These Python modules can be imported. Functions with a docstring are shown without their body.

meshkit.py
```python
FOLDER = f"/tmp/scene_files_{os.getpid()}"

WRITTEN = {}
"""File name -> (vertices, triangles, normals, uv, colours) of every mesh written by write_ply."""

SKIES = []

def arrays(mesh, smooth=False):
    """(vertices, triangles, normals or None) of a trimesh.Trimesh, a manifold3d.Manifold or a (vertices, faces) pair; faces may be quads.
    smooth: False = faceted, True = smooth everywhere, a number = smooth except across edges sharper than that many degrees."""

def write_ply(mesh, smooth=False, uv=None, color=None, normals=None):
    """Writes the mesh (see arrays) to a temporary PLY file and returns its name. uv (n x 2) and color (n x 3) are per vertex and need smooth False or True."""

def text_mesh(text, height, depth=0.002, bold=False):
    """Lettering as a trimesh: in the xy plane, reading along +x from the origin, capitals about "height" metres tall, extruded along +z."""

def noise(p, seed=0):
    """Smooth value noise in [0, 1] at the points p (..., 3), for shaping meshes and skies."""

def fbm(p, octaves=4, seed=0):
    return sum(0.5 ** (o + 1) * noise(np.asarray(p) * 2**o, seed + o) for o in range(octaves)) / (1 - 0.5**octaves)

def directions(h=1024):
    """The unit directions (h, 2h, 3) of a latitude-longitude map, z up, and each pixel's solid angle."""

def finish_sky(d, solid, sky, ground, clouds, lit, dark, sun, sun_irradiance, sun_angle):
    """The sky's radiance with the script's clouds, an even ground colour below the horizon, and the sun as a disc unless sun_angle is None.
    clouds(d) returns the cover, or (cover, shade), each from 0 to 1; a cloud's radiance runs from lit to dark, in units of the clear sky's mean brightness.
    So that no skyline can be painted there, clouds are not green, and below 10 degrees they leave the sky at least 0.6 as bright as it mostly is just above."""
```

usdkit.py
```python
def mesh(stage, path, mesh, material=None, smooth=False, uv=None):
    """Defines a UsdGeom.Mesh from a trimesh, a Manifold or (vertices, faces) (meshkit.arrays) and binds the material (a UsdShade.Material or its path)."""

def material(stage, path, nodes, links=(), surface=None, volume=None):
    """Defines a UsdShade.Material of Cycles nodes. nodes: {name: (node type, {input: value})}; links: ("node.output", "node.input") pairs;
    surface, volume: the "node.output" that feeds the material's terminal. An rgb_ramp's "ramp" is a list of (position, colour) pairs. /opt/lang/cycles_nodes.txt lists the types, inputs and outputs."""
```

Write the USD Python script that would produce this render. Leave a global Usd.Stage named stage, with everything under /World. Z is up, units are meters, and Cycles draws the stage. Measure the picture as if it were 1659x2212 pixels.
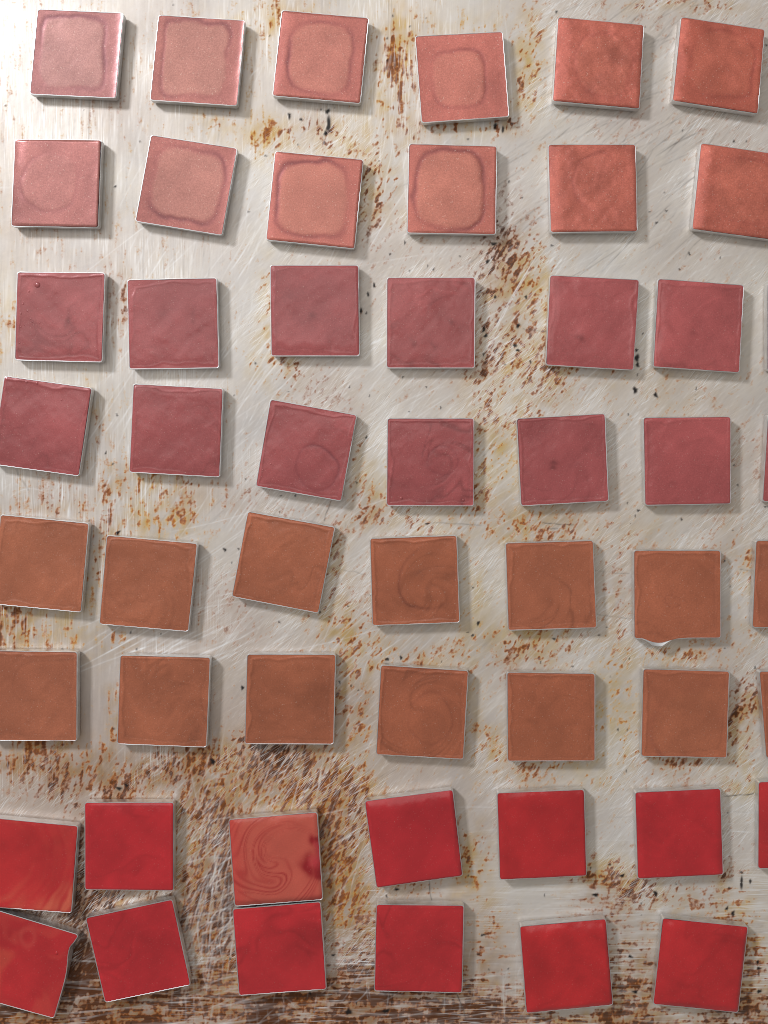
import math, random
import numpy as np
import scipy.fft as sfft
from scipy.ndimage import gaussian_filter, map_coordinates
from pxr import Usd, UsdGeom, UsdLux, UsdShade, Gf, Sdf, Vt
import trimesh, usdkit

stage = Usd.Stage.CreateInMemory()
UsdGeom.SetStageUpAxis(stage, 'Z')
UsdGeom.SetStageMetersPerUnit(stage, 1.0)
W = UsdGeom.Xform.Define(stage, '/World')
stage.SetDefaultPrim(W.GetPrim())
UsdGeom.Scope.Define(stage, '/World/Looks')

# ---------------------------------------------------------------- camera and light
U = 0.026 / 192.0                       # metres per unit of the plan (the plan is 1659 x 2212 units, a pan is 192 wide)
PW, PH = 1659.0, 2212.0
NX, NY = 870.0, 900.0                   # plan point straight below the lens
DIST = 0.340                            # height of the lens over the sheet
TIN_H = 0.0037                          # height of a tin


def wx(px): return (np.asarray(px, float) - PW / 2) * U
def wy(py): return -(np.asarray(py, float) - PH / 2) * U


cam = UsdGeom.Camera.Define(stage, '/World/camera')
AP = 24.0
cam.CreateHorizontalApertureAttr(AP)
cam.CreateVerticalApertureAttr(AP * 4 / 3)
cam.CreateFocalLengthAttr(AP * (DIST / U) / PW)
cam.CreateHorizontalApertureOffsetAttr(float(AP * (PW / 2 - NX) / PW))
cam.CreateVerticalApertureOffsetAttr(float(-AP * (PH / 2 - NY) / PW))
cam.CreateClippingRangeAttr(Gf.Vec2f(0.02, 50))
cam.CreateExposureAttr(-0.11)
cam.AddTranslateOp().Set(Gf.Vec3d(float(wx(NX)), float(wy(NY)), DIST))


def lamp(name, pos, target, w, h, radiance, color):
    l = UsdLux.RectLight.Define(stage, '/World/' + name)
    l.CreateWidthAttr(w); l.CreateHeightAttr(h)
    l.CreateIntensityAttr(radiance); l.CreateColorAttr(Gf.Vec3f(*color))
    m = Gf.Matrix4d(); m.SetLookAt(Gf.Vec3d(*pos), Gf.Vec3d(*target), Gf.Vec3d(0, 1, 0.01))
    l.AddTransformOp().Set(m.GetInverse())
    return l


KEY_P = (-0.52, 0.47, 0.60)
lamp('key_lamp', KEY_P, (0, 0, 0), 0.115, 0.115, 142.0, (0.95, 0.985, 1.05))          # the small bright lamp up to the left
lamp('ceiling_lamp', (-0.26, 0.47, 1.2), (-0.1, 0.2, 0), 0.84, 0.84, 1.35, (1.0, 0.975, 0.95))  # soft light of the room
dome = UsdLux.DomeLight.Define(stage, '/World/room_light')
dome.CreateIntensityAttr(0.105); dome.CreateColorAttr(Gf.Vec3f(1.0, 0.97, 0.94))

# ---------------------------------------------------------------- helpers
USED = {}


def numbered(parent, name):
    k = USED.get((parent, name), -1) + 1
    USED[(parent, name)] = k
    return f'{parent}/{name}' + (f'_{k:03d}' if k else '')


def tag(prim, label=None, category=None, group=None, kind=None):
    for key, val in (('label', label), ('category', category), ('group', group), ('kind', kind)):
        if val:
            prim.SetCustomDataByKey(key, val)


def add_mesh(path, v, f, material, normals=None, **prims):
    m = UsdGeom.Mesh.Define(stage, path)
    m.CreatePointsAttr(Vt.Vec3fArray.FromNumpy(np.ascontiguousarray(v, np.float32)))
    f = np.asarray(f, np.int32)
    m.CreateFaceVertexCountsAttr(Vt.IntArray.FromNumpy(np.full(len(f), f.shape[1], np.int32)))
    m.CreateFaceVertexIndicesAttr(Vt.IntArray.FromNumpy(np.ascontiguousarray(f.ravel())))
    m.CreateSubdivisionSchemeAttr('none')
    if normals is not None:
        m.CreateNormalsAttr(Vt.Vec3fArray.FromNumpy(np.ascontiguousarray(normals, np.float32)))
        m.SetNormalsInterpolation('vertex')
    api = UsdGeom.PrimvarsAPI(m)
    for k, a in prims.items():
        a = np.ascontiguousarray(a, np.float32)
        if a.ndim == 1:
            api.CreatePrimvar(k, Sdf.ValueTypeNames.FloatArray, 'vertex').Set(Vt.FloatArray.FromNumpy(a))
        else:
            api.CreatePrimvar(k, Sdf.ValueTypeNames.Color3fArray, 'vertex').Set(Vt.Vec3fArray.FromNumpy(a))
    UsdShade.MaterialBindingAPI.Apply(m.GetPrim()).Bind(material)
    return m.GetPrim()


def grid_faces(nr, nc):
    i = np.arange(nr * nc).reshape(nr, nc)
    return np.stack([i[1:, :-1], i[1:, 1:], i[:-1, 1:], i[:-1, :-1]], -1).reshape(-1, 4)


def grid_normals(X, Y, Z):
    P = np.stack([X, Y, Z], -1)
    du = np.gradient(P, axis=1); dv = np.gradient(P, axis=0)
    n = np.cross(du, dv)
    n /= np.linalg.norm(n, axis=-1, keepdims=True)
    n[n[..., 2] < 0] *= -1
    return n.reshape(-1, 3)


def lin(r, g, b):
    c = np.array([r, g, b], float) / 255
    return np.where(c <= 0.04045, c / 12.92, ((c + 0.055) / 1.055) ** 2.4)


def smooth(a, b, x):
    t = np.clip((x - a) / (b - a), 0, 1)
    return t * t * (3 - 2 * t)


def gnoise(shape, along, across, angle, seed):
    """gaussian noise, unit variance, correlated over 'along' cells in the direction 'angle' (degrees, 0 = along x, 90 = along y, 45 = '/')"""
    rng = np.random.default_rng(seed)
    n = rng.standard_normal(shape, dtype=np.float32)
    F = sfft.rfft2(n, workers=4)
    fy = sfft.fftfreq(shape[0])[:, None]; fx = sfft.rfftfreq(shape[1])[None, :]
    c, s = math.cos(math.radians(angle)), math.sin(math.radians(angle))
    fa = fx * c - fy * s; fc = fx * s + fy * c
    F *= np.exp(-2 * np.pi ** 2 * ((fa * along) ** 2 + (fc * across) ** 2)).astype(np.float32)
    n = sfft.irfft2(F, shape, workers=4)
    return (n - n.mean()) / n.std()


# ---------------------------------------------------------------- the baking sheet
SP = 2.16                                # plan units per cell
X0, X1, Y0, Y1 = -340.0, 2000.0, -340.0, 2560.0
gx = np.arange(X0, X1, SP); gy = np.arange(Y0, Y1, SP)
SH = (len(gy), len(gx))
GX, GY = np.meshgrid(gx, gy)
GX = GX.astype(np.float32); GY = GY.astype(np.float32)


def blobs(rows, wob):
    out = np.zeros(SH, np.float32); tone = np.zeros(SH, np.float32) + 1e-4; tw = np.zeros(SH, np.float32) + 2e-4
    for (x, y, sx, sy, a, t) in rows:
        g = np.exp(-0.5 * ((GX + wob[0] - x) / sx) ** 2 - 0.5 * ((GY + wob[1] - y) / sy) ** 2)
        out = 1 - (1 - out) * (1 - a * g)
        tone += t * g * a; tw += g * a
    return out, tone / tw


# brown burnt-on patches: x, y, half widths, how much of the metal they cover, tone (0 ochre, 1 black-brown)
PATCHES = [
    (862, 120, 24, 62, .62, .30), (880, 70, 20, 40, .4, .3), (850, 195, 30, 50, .55, .35), (722, 268, 10, 22, .7, .95), (700, 255, 30, 20, .4, .6), (765, 300, 40, 50, .42, .5),
    (590, 252, 30, 22, .5, .15), (555, 290, 18, 30, .5, .10), (540, 320, 16, 30, .35, .2), (610, 275, 30, 30, .3, .3), (520, 30, 30, 25, .3, .3), (585, 15, 20, 30, .4, .4), (640, 18, 40, 22, .4, .35), (480, 255, 25, 45, .28, .35),
    (1142, 130, 22, 58, .62, .32), (1110, 170, 14, 45, .5, .55), (1125, 232, 26, 16, .5, .35), (1075, 285, 20, 18, .5, .75), (935, 25, 60, 16, .18, .3), (960, 80, 25, 25, .25, .4), (1040, 45, 30, 20, .2, .3), (1420, 12, 80, 10, .3, .45), (1560, 15, 50, 12, .3, .5),
    (808, 395, 26, 50, .5, .7), (800, 470, 22, 40, .45, .6), (905, 490, 40, 16, .3, .4), (1085, 545, 28, 40, .5, .65), (1068, 620, 20, 60, .4, .7), (900, 300, 60, 25, .25, .5), (1010, 300, 70, 14, .22, .6), (1200, 335, 30, 20, .12, .4),
    (570, 690, 18, 70, .45, .45), (600, 770, 22, 26, .5, .5), (530, 750, 20, 30, .22, .4), (1130, 590, 35, 40, .50, .42), (1160, 690, 35, 70, .55, .40), (1110, 780, 45, 55, .50, .42), (1175, 810, 30, 40, .42, .35), (1060, 800, 30, 60, .32, .5), (1130, 880, 60, 35, .18, .4),
    (1100, 985, 34, 48, .42, .12), (1060, 960, 26, 60, .30, .3), (1040, 1060, 26, 36, .40, .3), (940, 1105, 60, 30, .25, .4), (1190, 1125, 48, 24, .42, .15), (1130, 1150, 40, 22, .3, .2), (820, 1060, 24, 36, .35, .35), (775, 1010, 20, 45, .3, .5), (1330, 830, 40, 30, .14, .3), (1480, 860, 40, 40, .10, .3),
    (245, 640, 12, 50, .28, .5), (12, 700, 16, 60, .25, .4), (205, 900, 14, 60, .2, .45), (335, 1060, 26, 40, .42, .35), (375, 1110, 30, 40, .40, .4), (330, 1140, 50, 24, .5, .35), (250, 1110, 22, 60, .32, .5), (280, 1040, 26, 20, .25, .3), (90, 1105, 50, 14, .25, .4), (215, 1060, 20, 30, .3, .3),
    (30, 1350, 40, 34, .70, .45), (80, 1365, 22, 40, .60, .55), (15, 1395, 24, 14, .7, .6), (130, 1345, 22, 40, .42, .55), (188, 1290, 14, 70, .42, .55), (240, 1380, 30, 30, .22, .5), (215, 1185, 14, 60, .35, .5),
    (745, 1215, 20, 50, .50, .55), (700, 1180, 20, 40, .3, .5), (735, 1365, 28, 44, .62, .45), (770, 1430, 30, 40, .45, .50), (690, 1320, 40, 30, .32, .5), (800, 1380, 30, 40, .25, .4), (850, 1415, 40, 14, .5, .4), (950, 1420, 20, 12, .4, .3), (735, 1500, 16, 60, .50, .6), (790, 1560, 22, 60, .30, .45), (1000, 1420, 40, 40, .15, .4),
    (800, 1110, 40, 16, .3, .4), (930, 1160, 50, 30, .25, .45), (1040, 1230, 20, 50, .22, .3), (1050, 1340, 20, 60, .22, .3), (1020, 1500, 24, 80, .2, .25), (1045, 1600, 30, 30, .3, .25), (1195, 1375, 36, 24, .55, .55), (1130, 1385, 40, 28, .40, .5), (1165, 1415, 36, 18, .4, .4), (1320, 1440, 36, 70, .26, .12), (1340, 1570, 36, 50, .30, .2), (1330, 1290, 20, 40, .2, .5),
    (1370, 1150, 60, 30, .16, .25), (1260, 1140, 40, 20, .14, .3), (1430, 1410, 60, 16, .35, .15), (1605, 1215, 16, 40, .42, .18), (1600, 1330, 30, 50, .18, .25), (1605, 1520, 20, 40, .66, .45), (1585, 1570, 14, 40, .5, .65), (1600, 1640, 30, 40, .32, .5), (1570, 720, 10, 14, .0, .2), (1395, 60, 12, 30, .0, .2), (1590, 640, 10, 8, .3, .25),
    (55, 1640, 70, 26, .50, .62), (30, 1570, 30, 60, .16, .5), (215, 1560, 12, 70, .40, .6), (160, 1690, 60, 30, .32, .6), (255, 1720, 20, 24, .5, .55), (310, 1660, 40, 26, .52, .7), (400, 1660, 60, 28, .55, .7), (480, 1690, 40, 30, .45, .55), (560, 1645, 64, 34, .82, .8), (640, 1660, 64, 38, .84, .75), (600, 1720, 54, 24, .80, .45), (700, 1690, 64, 44, .76, .6), (720, 1770, 64, 54, .68, .55), (780, 1700, 30, 40, .4, .5), (540, 1735, 40, 16, .5, .4),
    (410, 1750, 40, 40, .55, .6), (440, 1820, 54, 64, .72, .65), (470, 1900, 40, 64, .72, .7), (430, 1960, 54, 54, .70, .7), (470, 2050, 44, 74, .80, .85), (210, 1930, 60, 14, .7, .7), (168, 1850, 10, 70, .55, 1), (180, 1960, 20, 44, .75, 1), (195, 2060, 34, 70, .82, 1), (170, 2140, 50, 60, .92, 1), (60, 1948, 110, 14, .8, 1),
    (740, 1850, 36, 60, .60, .6), (720, 1940, 36, 60, .58, .65), (770, 1990, 30, 60, .58, .65), (745, 2080, 40, 54, .68, .7), (1010, 1840, 24, 50, .42, .55), (1040, 1870, 26, 40, .32, .6), (900, 1925, 60, 12, .35, .7), (1040, 1990, 30, 80, .25, .6), (1000, 2090, 50, 30, .35, .6), (1320, 1890, 40, 26, .55, .6), (1350, 1930, 60, 18, .48, .6), (1270, 1900, 26, 16, .35, .7), (1350, 1990, 60, 40, .15, .6), (1555, 1900, 12, 26, .55, .8), (1590, 1990, 40, 60, .34, .65), (1480, 1950, 60, 24, .2, .65),
    (1180, 1640, 60, 22, .30, .2), (1290, 1690, 40, 30, .15, .3), (1440, 1645, 60, 20, .26, .25), (1610, 1700, 40, 16, .4, .5), (1140, 1640, 60, 30, .1, .2),
    (300, 2196, 260, 34, .92, .95), (60, 2190, 90, 34, .92, 1.0), (560, 2165, 160, 36, .75, .85), (640, 2200, 200, 26, .92, .95), (900, 2196, 160, 30, .90, .9), (1060, 2190, 90, 34, .92, .75), (1370, 2170, 60, 60, .80, .8), (1370, 2090, 50, 36, .42, .62), (1240, 2200, 240, 16, .85, .8), (1600, 2150, 60, 60, .70, .75), (1500, 2204, 240, 14, .85, .8), (960, 2120, 90, 26, .35, .6), (560, 2080, 60, 30, .3, .6), (330, 2110, 90, 40, .55, .65), (1620, 2060, 40, 40, .45, .6),
]
rs = 1 / SP
nv = gnoise(SH, 18 * rs, 2.6 * rs, 90, 1) * .60 + gnoise(SH, 7 * rs, 1.4 * rs, 90, 2) * .75 + gnoise(SH, 6 * rs, 4 * rs, 90, 3) * .35 + gnoise(SH, 1.2 * rs, 3 * rs, 90, 33) * .30
nd = gnoise(SH, 8 * rs, 2.8 * rs, 60, 4) * .60 + gnoise(SH, 4.5 * rs, 1.5 * rs, 66, 5) * .70 + gnoise(SH, 5 * rs, 2.5 * rs, 35, 6) * .40 + gnoise(SH, 1.3 * rs, 1.3 * rs, 0, 34) * .50
nst = gnoise(SH, 13 * rs, 2.4 * rs, 74, 7) * .60 + gnoise(SH, 6 * rs, 1.4 * rs, 70, 8) * .75 + gnoise(SH, 5 * rs, 3 * rs, 60, 9) * .35 + gnoise(SH, 1.3 * rs, 1.3 * rs, 0, 36) * .4
nh = gnoise(SH, 26 * rs, 2.0 * rs, 2, 10) * .60 + gnoise(SH, 8 * rs, 1.4 * rs, -2, 11) * .65 + gnoise(SH, 4 * rs, 5 * rs, 0, 12) * .40 + gnoise(SH, 1.2 * rs, 3.5 * rs, 0, 35) * .35
lowx = gnoise(SH, 70 * rs, 70 * rs, 0, 13); lowy = gnoise(SH, 70 * rs, 70 * rs, 0, 14); low = gnoise(SH, 45 * rs, 45 * rs, 0, 15)
w_v = smooth(560, 330, GX + 40 * lowx) * smooth(1760, 1600, GY + 30 * lowy) + smooth(360, 220, GY + 30 * lowx) * smooth(1200, 1000, GX)
w_h = smooth(1840, 2010, GY + 0.06 * (GX - 800) + 40 * lowx) * smooth(330, 560, GX + 1.5 * (GY - 2000)) + smooth(2090, 2160, GY + 14 * lowx)
w_st = smooth(1540, 1640, GY + 30 * lowx) * smooth(2120, 2060, GY) * smooth(1000, 860, GX) * smooth(-40, 260, GX)
w_v, w_h, w_st = [np.clip(w, 0, 1) for w in (w_v, w_h, w_st)]
w_d = np.clip(1 - w_v - w_h - w_st, 0.02, 1)
n = (w_v * nv + w_h * nh + w_st * nst + w_d * nd) / np.sqrt(w_v ** 2 + w_h ** 2 + w_st ** 2 + w_d ** 2)
n = n / 1.08 + 0.25 * low
cover, tone = blobs(PATCHES, (14 * lowx, 14 * lowy))
cover = np.clip(cover * (.88 + .12 * smooth(1400, 1650, GY) + .22 * smooth(1450, 1700, GY) * smooth(1000, 700, GX)) + 0.055 + 0.04 * np.clip(low, 0, 2) * smooth(0, 1000, GY), 0, .97)
from scipy.special import ndtr
rust = ndtr(n) - (1 - cover * 0.92)                      # > 0 inside a stain
low2 = gnoise(SH, 9 * rs, 6 * rs, 55, 16)
grease = np.clip(gaussian_filter(cover, 4) * 1.8 * (.62 + .30 * np.clip(low2, -1.5, 1.8)) + 0.05 + 0.04 * lowx, 0, 1)    # thin amber film round the stains
tone = np.clip(tone * .72 + 0.10 * low + 0.07 * nd, 0, 1)

# scratches
scr = np.zeros(SH, np.float32); drk = np.zeros(SH, np.float32)
rng = np.random.default_rng(77)


def line(dst, x0, y0, x1, y1, amp, bow=0.0, wob=0.0, taper=True):
    L = math.hypot(x1 - x0, y1 - y0)
    m = max(4, int(L / SP * 2))
    t = np.linspace(0, 1, m)
    nxv, nyv = -(y1 - y0) / L, (x1 - x0) / L
    off = bow * 4 * t * (1 - t) + (wob * np.interp(t, np.linspace(0, 1, 9), rng.standard_normal(9)) if wob else 0)
    x = (x0 + (x1 - x0) * t + nxv * off - X0) / SP; y = (y0 + (y1 - y0) * t + nyv * off - Y0) / SP
    a = amp * 0.5 * (np.sin(np.pi * np.clip(t, .02, .98)) ** .5 if taper else 1) * np.clip(np.interp(t, np.linspace(0, 1, 12), rng.uniform(.3, 1.3, 12)), 0, 1.2)
    xi, yi = np.floor(x).astype(int), np.floor(y).astype(int)
    ok = (xi >= 0) & (yi >= 0) & (xi < SH[1] - 1) & (yi < SH[0] - 1)
    xi, yi, fx, fy, a = xi[ok], yi[ok], (x - np.floor(x))[ok], (y - np.floor(y))[ok], (a if np.ndim(a) else np.full(m, a))[ok]
    for dx, dy, ww in ((0, 0, (1 - fx) * (1 - fy)), (1, 0, fx * (1 - fy)), (0, 1, (1 - fx) * fy), (1, 1, fx * fy)):
        np.add.at(dst, (yi + dy, xi + dx), a * ww)


def bundle(dst, k, bx, by, sx, sy, ang, dang, length, amp, bow=3):
    for _ in range(k):
        x, y = rng.normal(bx, sx), rng.normal(by, sy)
        a = math.radians(rng.normal(ang, dang)); L = length * rng.lognormal(-.2, .5)
        c, s = math.cos(a) * L / 2, math.sin(a) * L / 2
        line(dst, x - c, y + s, x + c, y - s, amp * rng.uniform(.25, 1), rng.normal(0, bow))


for args in [
    (260, 620, 850, 150, 260, 52, 7, 120, .55), (160, 850, 1000, 260, 300, 40, 8, 130, .5), (200, 1230, 800, 190, 230, 48, 7, 110, .45), (120, 1150, 1150, 260, 200, 42, 9, 130, .45),
    (110, 330, 800, 60, 200, 60, 5, 90, .5), (170, 830, 230, 120, 120, 84, 9, 90, .5), (100, 150, 250, 150, 180, 90, 3, 120, .35), (120, 1350, 250, 200, 200, 32, 9, 110, .32),
    (70, 520, 400, 60, 130, 70, 8, 90, .4), (60, 380, 1390, 110, 40, 28, 5, 90, .75), (40, 520, 1280, 110, 70, 24, 8, 130, .45), (90, 900, 1400, 220, 160, 34, 8, 140, .4),
    (180, 520, 1780, 110, 110, 60, 14, 90, .46), (150, 450, 1950, 60, 130, 80, 14, 110, .44), (130, 440, 2020, 90, 110, 15, 14, 90, .40), (90, 700, 1960, 110, 120, 35, 12, 100, .4),
    (170, 700, 2130, 400, 60, 2, 4, 140, .5), (110, 1350, 1850, 200, 150, 8, 5, 120, .35), (90, 1500, 2050, 130, 120, 1, 4, 90, .35), (120, 1200, 1250, 260, 260, 35, 10, 120, .35), (60, 800, 2140, 500, 50, 80, 12, 60, .35),
    (150, 800, 1100, 600, 800, 50, 35, 60, .3), (70, 470, 340, 90, 200, 78, 6, 140, .3), (60, 720, 1500, 60, 160, 55, 10, 120, .4)]:
    bundle(scr, *args)
for args in [(150, 1330, 330, 150, 130, 34, 8, 110, .55), (70, 1480, 60, 120, 40, 38, 12, 70, .5), (60, 120, 240, 120, 200, 90, 2, 130, .35), (50, 420, 250, 60, 220, 85, 4, 100, .25), (60, 900, 1150, 500, 700, 30, 40, 40, .3),
             (70, 700, 2100, 500, 60, 1, 4, 90, .45), (50, 1500, 2050, 150, 90, 1, 4, 70, .35), (40, 640, 1040, 120, 60, 45, 8, 80, .3), (30, 880, 950, 200, 300, 48, 6, 90, .3)]:
    bundle(drk, *args)
for a in [(745, 1020, 700, 1125, .9, 3, 1), (742, 1010, 640, 1075, .0, 0, 0), (1085, 1230, 1170, 1241, .5, 0, 1), (1130, 712, 1185, 716, .8, 0, 1), (1275, 1232, 1360, 1240, .5, 0, 1), (1278, 1325, 1362, 1337, .45, 0, 1), (790, 1242, 690, 1225, .45, 2, 1),
          (917, 1830, 945, 1990, .9, 4, 2), (945, 1990, 1010, 2212, 1.0, 6, 2), (870, 1750, 917, 1830, .6, 4, 1), (790, 1285, 845, 1292, .6, 0, 1), (1170, 1130, 1240, 1134, .8, 0, 1), (1185, 1142, 1205, 1142, .9, 0, 1), (930, 1130, 1040, 1134, .5, 0, 1), (1600, 2185, 1690, 2182, .6, 0, 1),
          (1565, 1720, 1628, 1716, 1.3, 0, 1), (1570, 1720, 1590, 1718, .6, 0, 1), (1600, 390, 1640, 330, .5, 0, 1), (375, 820, 330, 765, .0, 0, 0), (20, 990, 60, 1060, .6, 0, 1), (1085, 1500, 1085, 1590, .0, 0, 0), (1662, 150, 1590, 230, .4, 0, 1), (590, 1480, 640, 1465, .3, 0, 0), (1045, 985, 1065, 960, .5, 0, 0), (1660, 1240, 1600, 1230, .7, 0, 0)]:
    if a[4]:
        line(drk, *a[:5], bow=a[5], wob=a[6], taper=False)
for a in [(1165, 545, 1060, 730, .9, 4), (1160, 560, 1060, 740, .7, 5), (900, 1820, 1010, 1745, .7, 0), (1185, 590, 1040, 760, .5, -6), (320, 1415, 480, 1345, .8, 4), (300, 1440, 420, 1365, .6, 3), (660, 1120, 760, 1020, .5, 3), (360, 1150, 560, 1100, .4, 4), (1235, 1600, 1300, 1400, .25, 8), (1470, 1770, 1520, 1700, .7, 0), (1460, 1790, 1590, 1778, .5, 0), (1570, 1795, 1625, 1798, .9, 0), (1110, 300, 1090, 30, .4, 3), (1480, 1180, 1560, 1060, .35, 3), (520, 1420, 1000, 1290, .35, 20), (20, 1075, 100, 1065, .6, -14)]:
    line(scr, *a[:5], bow=a[5])
scr = gaussian_filter(scr, .3) * 1.05; drk = gaussian_filter(drk, .35) * 1.15
brush = (w_v * gnoise(SH, 60 * rs, 1.3 * rs, 90, 20) + w_h * gnoise(SH, 60 * rs, 1.4 * rs, 1, 21) + (w_d + w_st) * (gnoise(SH, 45 * rs, 1.3 * rs, 52, 22) + gnoise(SH, 40 * rs, 1.3 * rs, 36, 23)) * .7)
brush2 = w_v * gnoise(SH, 30 * rs, 3 * rs, 90, 24) + w_h * gnoise(SH, 40 * rs, 3 * rs, 1, 25) + (w_d + w_st) * gnoise(SH, 40 * rs, 3.2 * rs, 47, 26)
patch = gnoise(SH, 30 * rs, 30 * rs, 0, 27)
mottle = gnoise(SH, 3.0 * rs, 2.0 * rs, 50, 28)
sharp = w_v * gnoise(SH, 14 * rs, .7 * rs, 88, 40) + w_h * gnoise(SH, 14 * rs, .7 * rs, 2, 41) + (w_d + w_st) * (gnoise(SH, 16 * rs, .8 * rs, 56, 42) + gnoise(SH, 14 * rs, .8 * rs, 30, 43)) * .7
mgate = 0.4 + 0.9 * smooth(-.6, 1.2, patch) + .5 * np.exp(-((GX - 120) / 180) ** 2 - ((GY - 280) / 260) ** 2)
scr = np.clip(scr + 0.22 * mgate * np.clip(brush - 1.6, 0, 1.4) + .42 * mgate * np.clip(sharp - 1.35, 0, 1.5) + .10 * mgate * np.clip(brush2 - .9, 0, 1), 0, 1.2)
drk = np.clip(drk + 0.10 * np.clip(-brush - 1.4, 0, 1.4) * mgate, 0, 1.2)
rust = rust + .16 * mottle * smooth(0, .35, cover) - 0.55 * scr
# burnt specks
SPECK = []
def specks(ox, oy, rows):
    for r in rows:
        x, y, a = r[:3]; b = r[3] if len(r) > 3 else r[2]
        SPECK.append(((x * .61724 + ox) / 1.85172, (y * .61724 + oy) / 1.85172, a / 3.0 * .62, b / 3.0 * .62))
specks(1024, 1024, [(1500, 35, 14), (1150, 85, 7, 10), (765, 190, 10, 14), (725, 245, 8, 16), (680, 355, 8, 26), (715, 368, 8), (1550, 265, 8, 18), (1478, 475, 12, 16), (1490, 515, 14), (1475, 635, 10), (735, 905, 6, 9), (605, 850, 7), (950, 785, 6, 9), (1105, 850, 7), (255, 1553, 8), (160, 1553, 7), (652, 1468, 8), (715, 1175, 10)])
specks(2048, 1024, [(92, 265, 8, 20), (40, 450, 15), (20, 580, 13), (38, 610, 12), (120, 685, 7, 14), (100, 790, 6, 9), (808, 610, 9, 16), (810, 660, 16, 34), (815, 705, 15), (815, 770, 5, 9), (800, 868, 19, 20), (932, 900, 17, 15), (1195, 860, 6, 9), (1192, 900, 4), (1190, 930, 5), (755, 1027, 8), (750, 1602, 7), (820, 1650, 10), (1350, 10, 7), (1440, 1355, 9, 6), (1465, 1485, 7)])
specks(0, 2048, [(760, 135, 14), (1455, 245, 12), (1545, 240, 8), (845, 783, 8), (1570, 1140, 10, 20), (1378, 1620, 20), (735, 1405, 8), (400, 890, 8), (575, 55, 7)])
specks(1024, 2048, [(1440, 720, 13), (1405, 800, 10), (940, 945, 12), (150, 715, 8), (595, 612, 7), (1110, 77, 18, 5), (850, 955, 13), (615, 1127, 8), (665, 1155, 6), (415, 650, 8), (1405, 490, 7)])
specks(2048, 2048, [(1100, 48, 9), (565, 800, 8), (1380, 318, 8), (1380, 883, 6), (395, 1002, 8), (688, 1413, 8), (615, 747, 6), (640, 1070, 5), (1577, 1010, 9), (275, 825, 10), (770, 75, 5)])
specks(0, 3072, [(770, 135, 16), (1490, 1240, 9), (820, 115, 13)])
specks(1024, 3072, [(910, 790, 13), (845, 835, 7, 11), (500, 1218, 12, 9), (565, 1150, 6), (840, 1580, 24, 13), (600, 1585, 34, 18), (1470, 1085, 16, 8), (1635, 1305, 7), (1510, 1310, 6), (1440, 1210, 16, 6), (350, 1465, 10), (880, 1520, 8)])
specks(2048, 3072, [(543, 825, 16), (932, 815, 16, 18), (632, 628, 10, 7), (1487, 677, 10), (1488, 740, 9, 40), (1408, 778, 8), (838, 880, 7), (840, 955, 5), (1393, 912, 12), (1432, 945, 16), (768, 1225, 13), (1593, 1260, 12), (1600, 1300, 13), (1603, 1450, 15), (800, 1455, 15), (510, 650, 8), (715, 700, 14), (1545, 735, 8, 22), (1600, 1340, 8)])
specks(1024, 0, [(470, 810, 16, 46), (462, 720, 16, 18), (215, 745, 12, 18), (290, 770, 11), (965, 1570, 6, 12), (868, 1645, 7, 12), (885, 100, 8), (850, 245, 7), (850, 388, 7), (1550, 815, 14, 20), (1600, 840, 10, 20), (450, 860, 12, 24), (1540, 1580, 16, 14), (1500, 1640, 8)])
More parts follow.
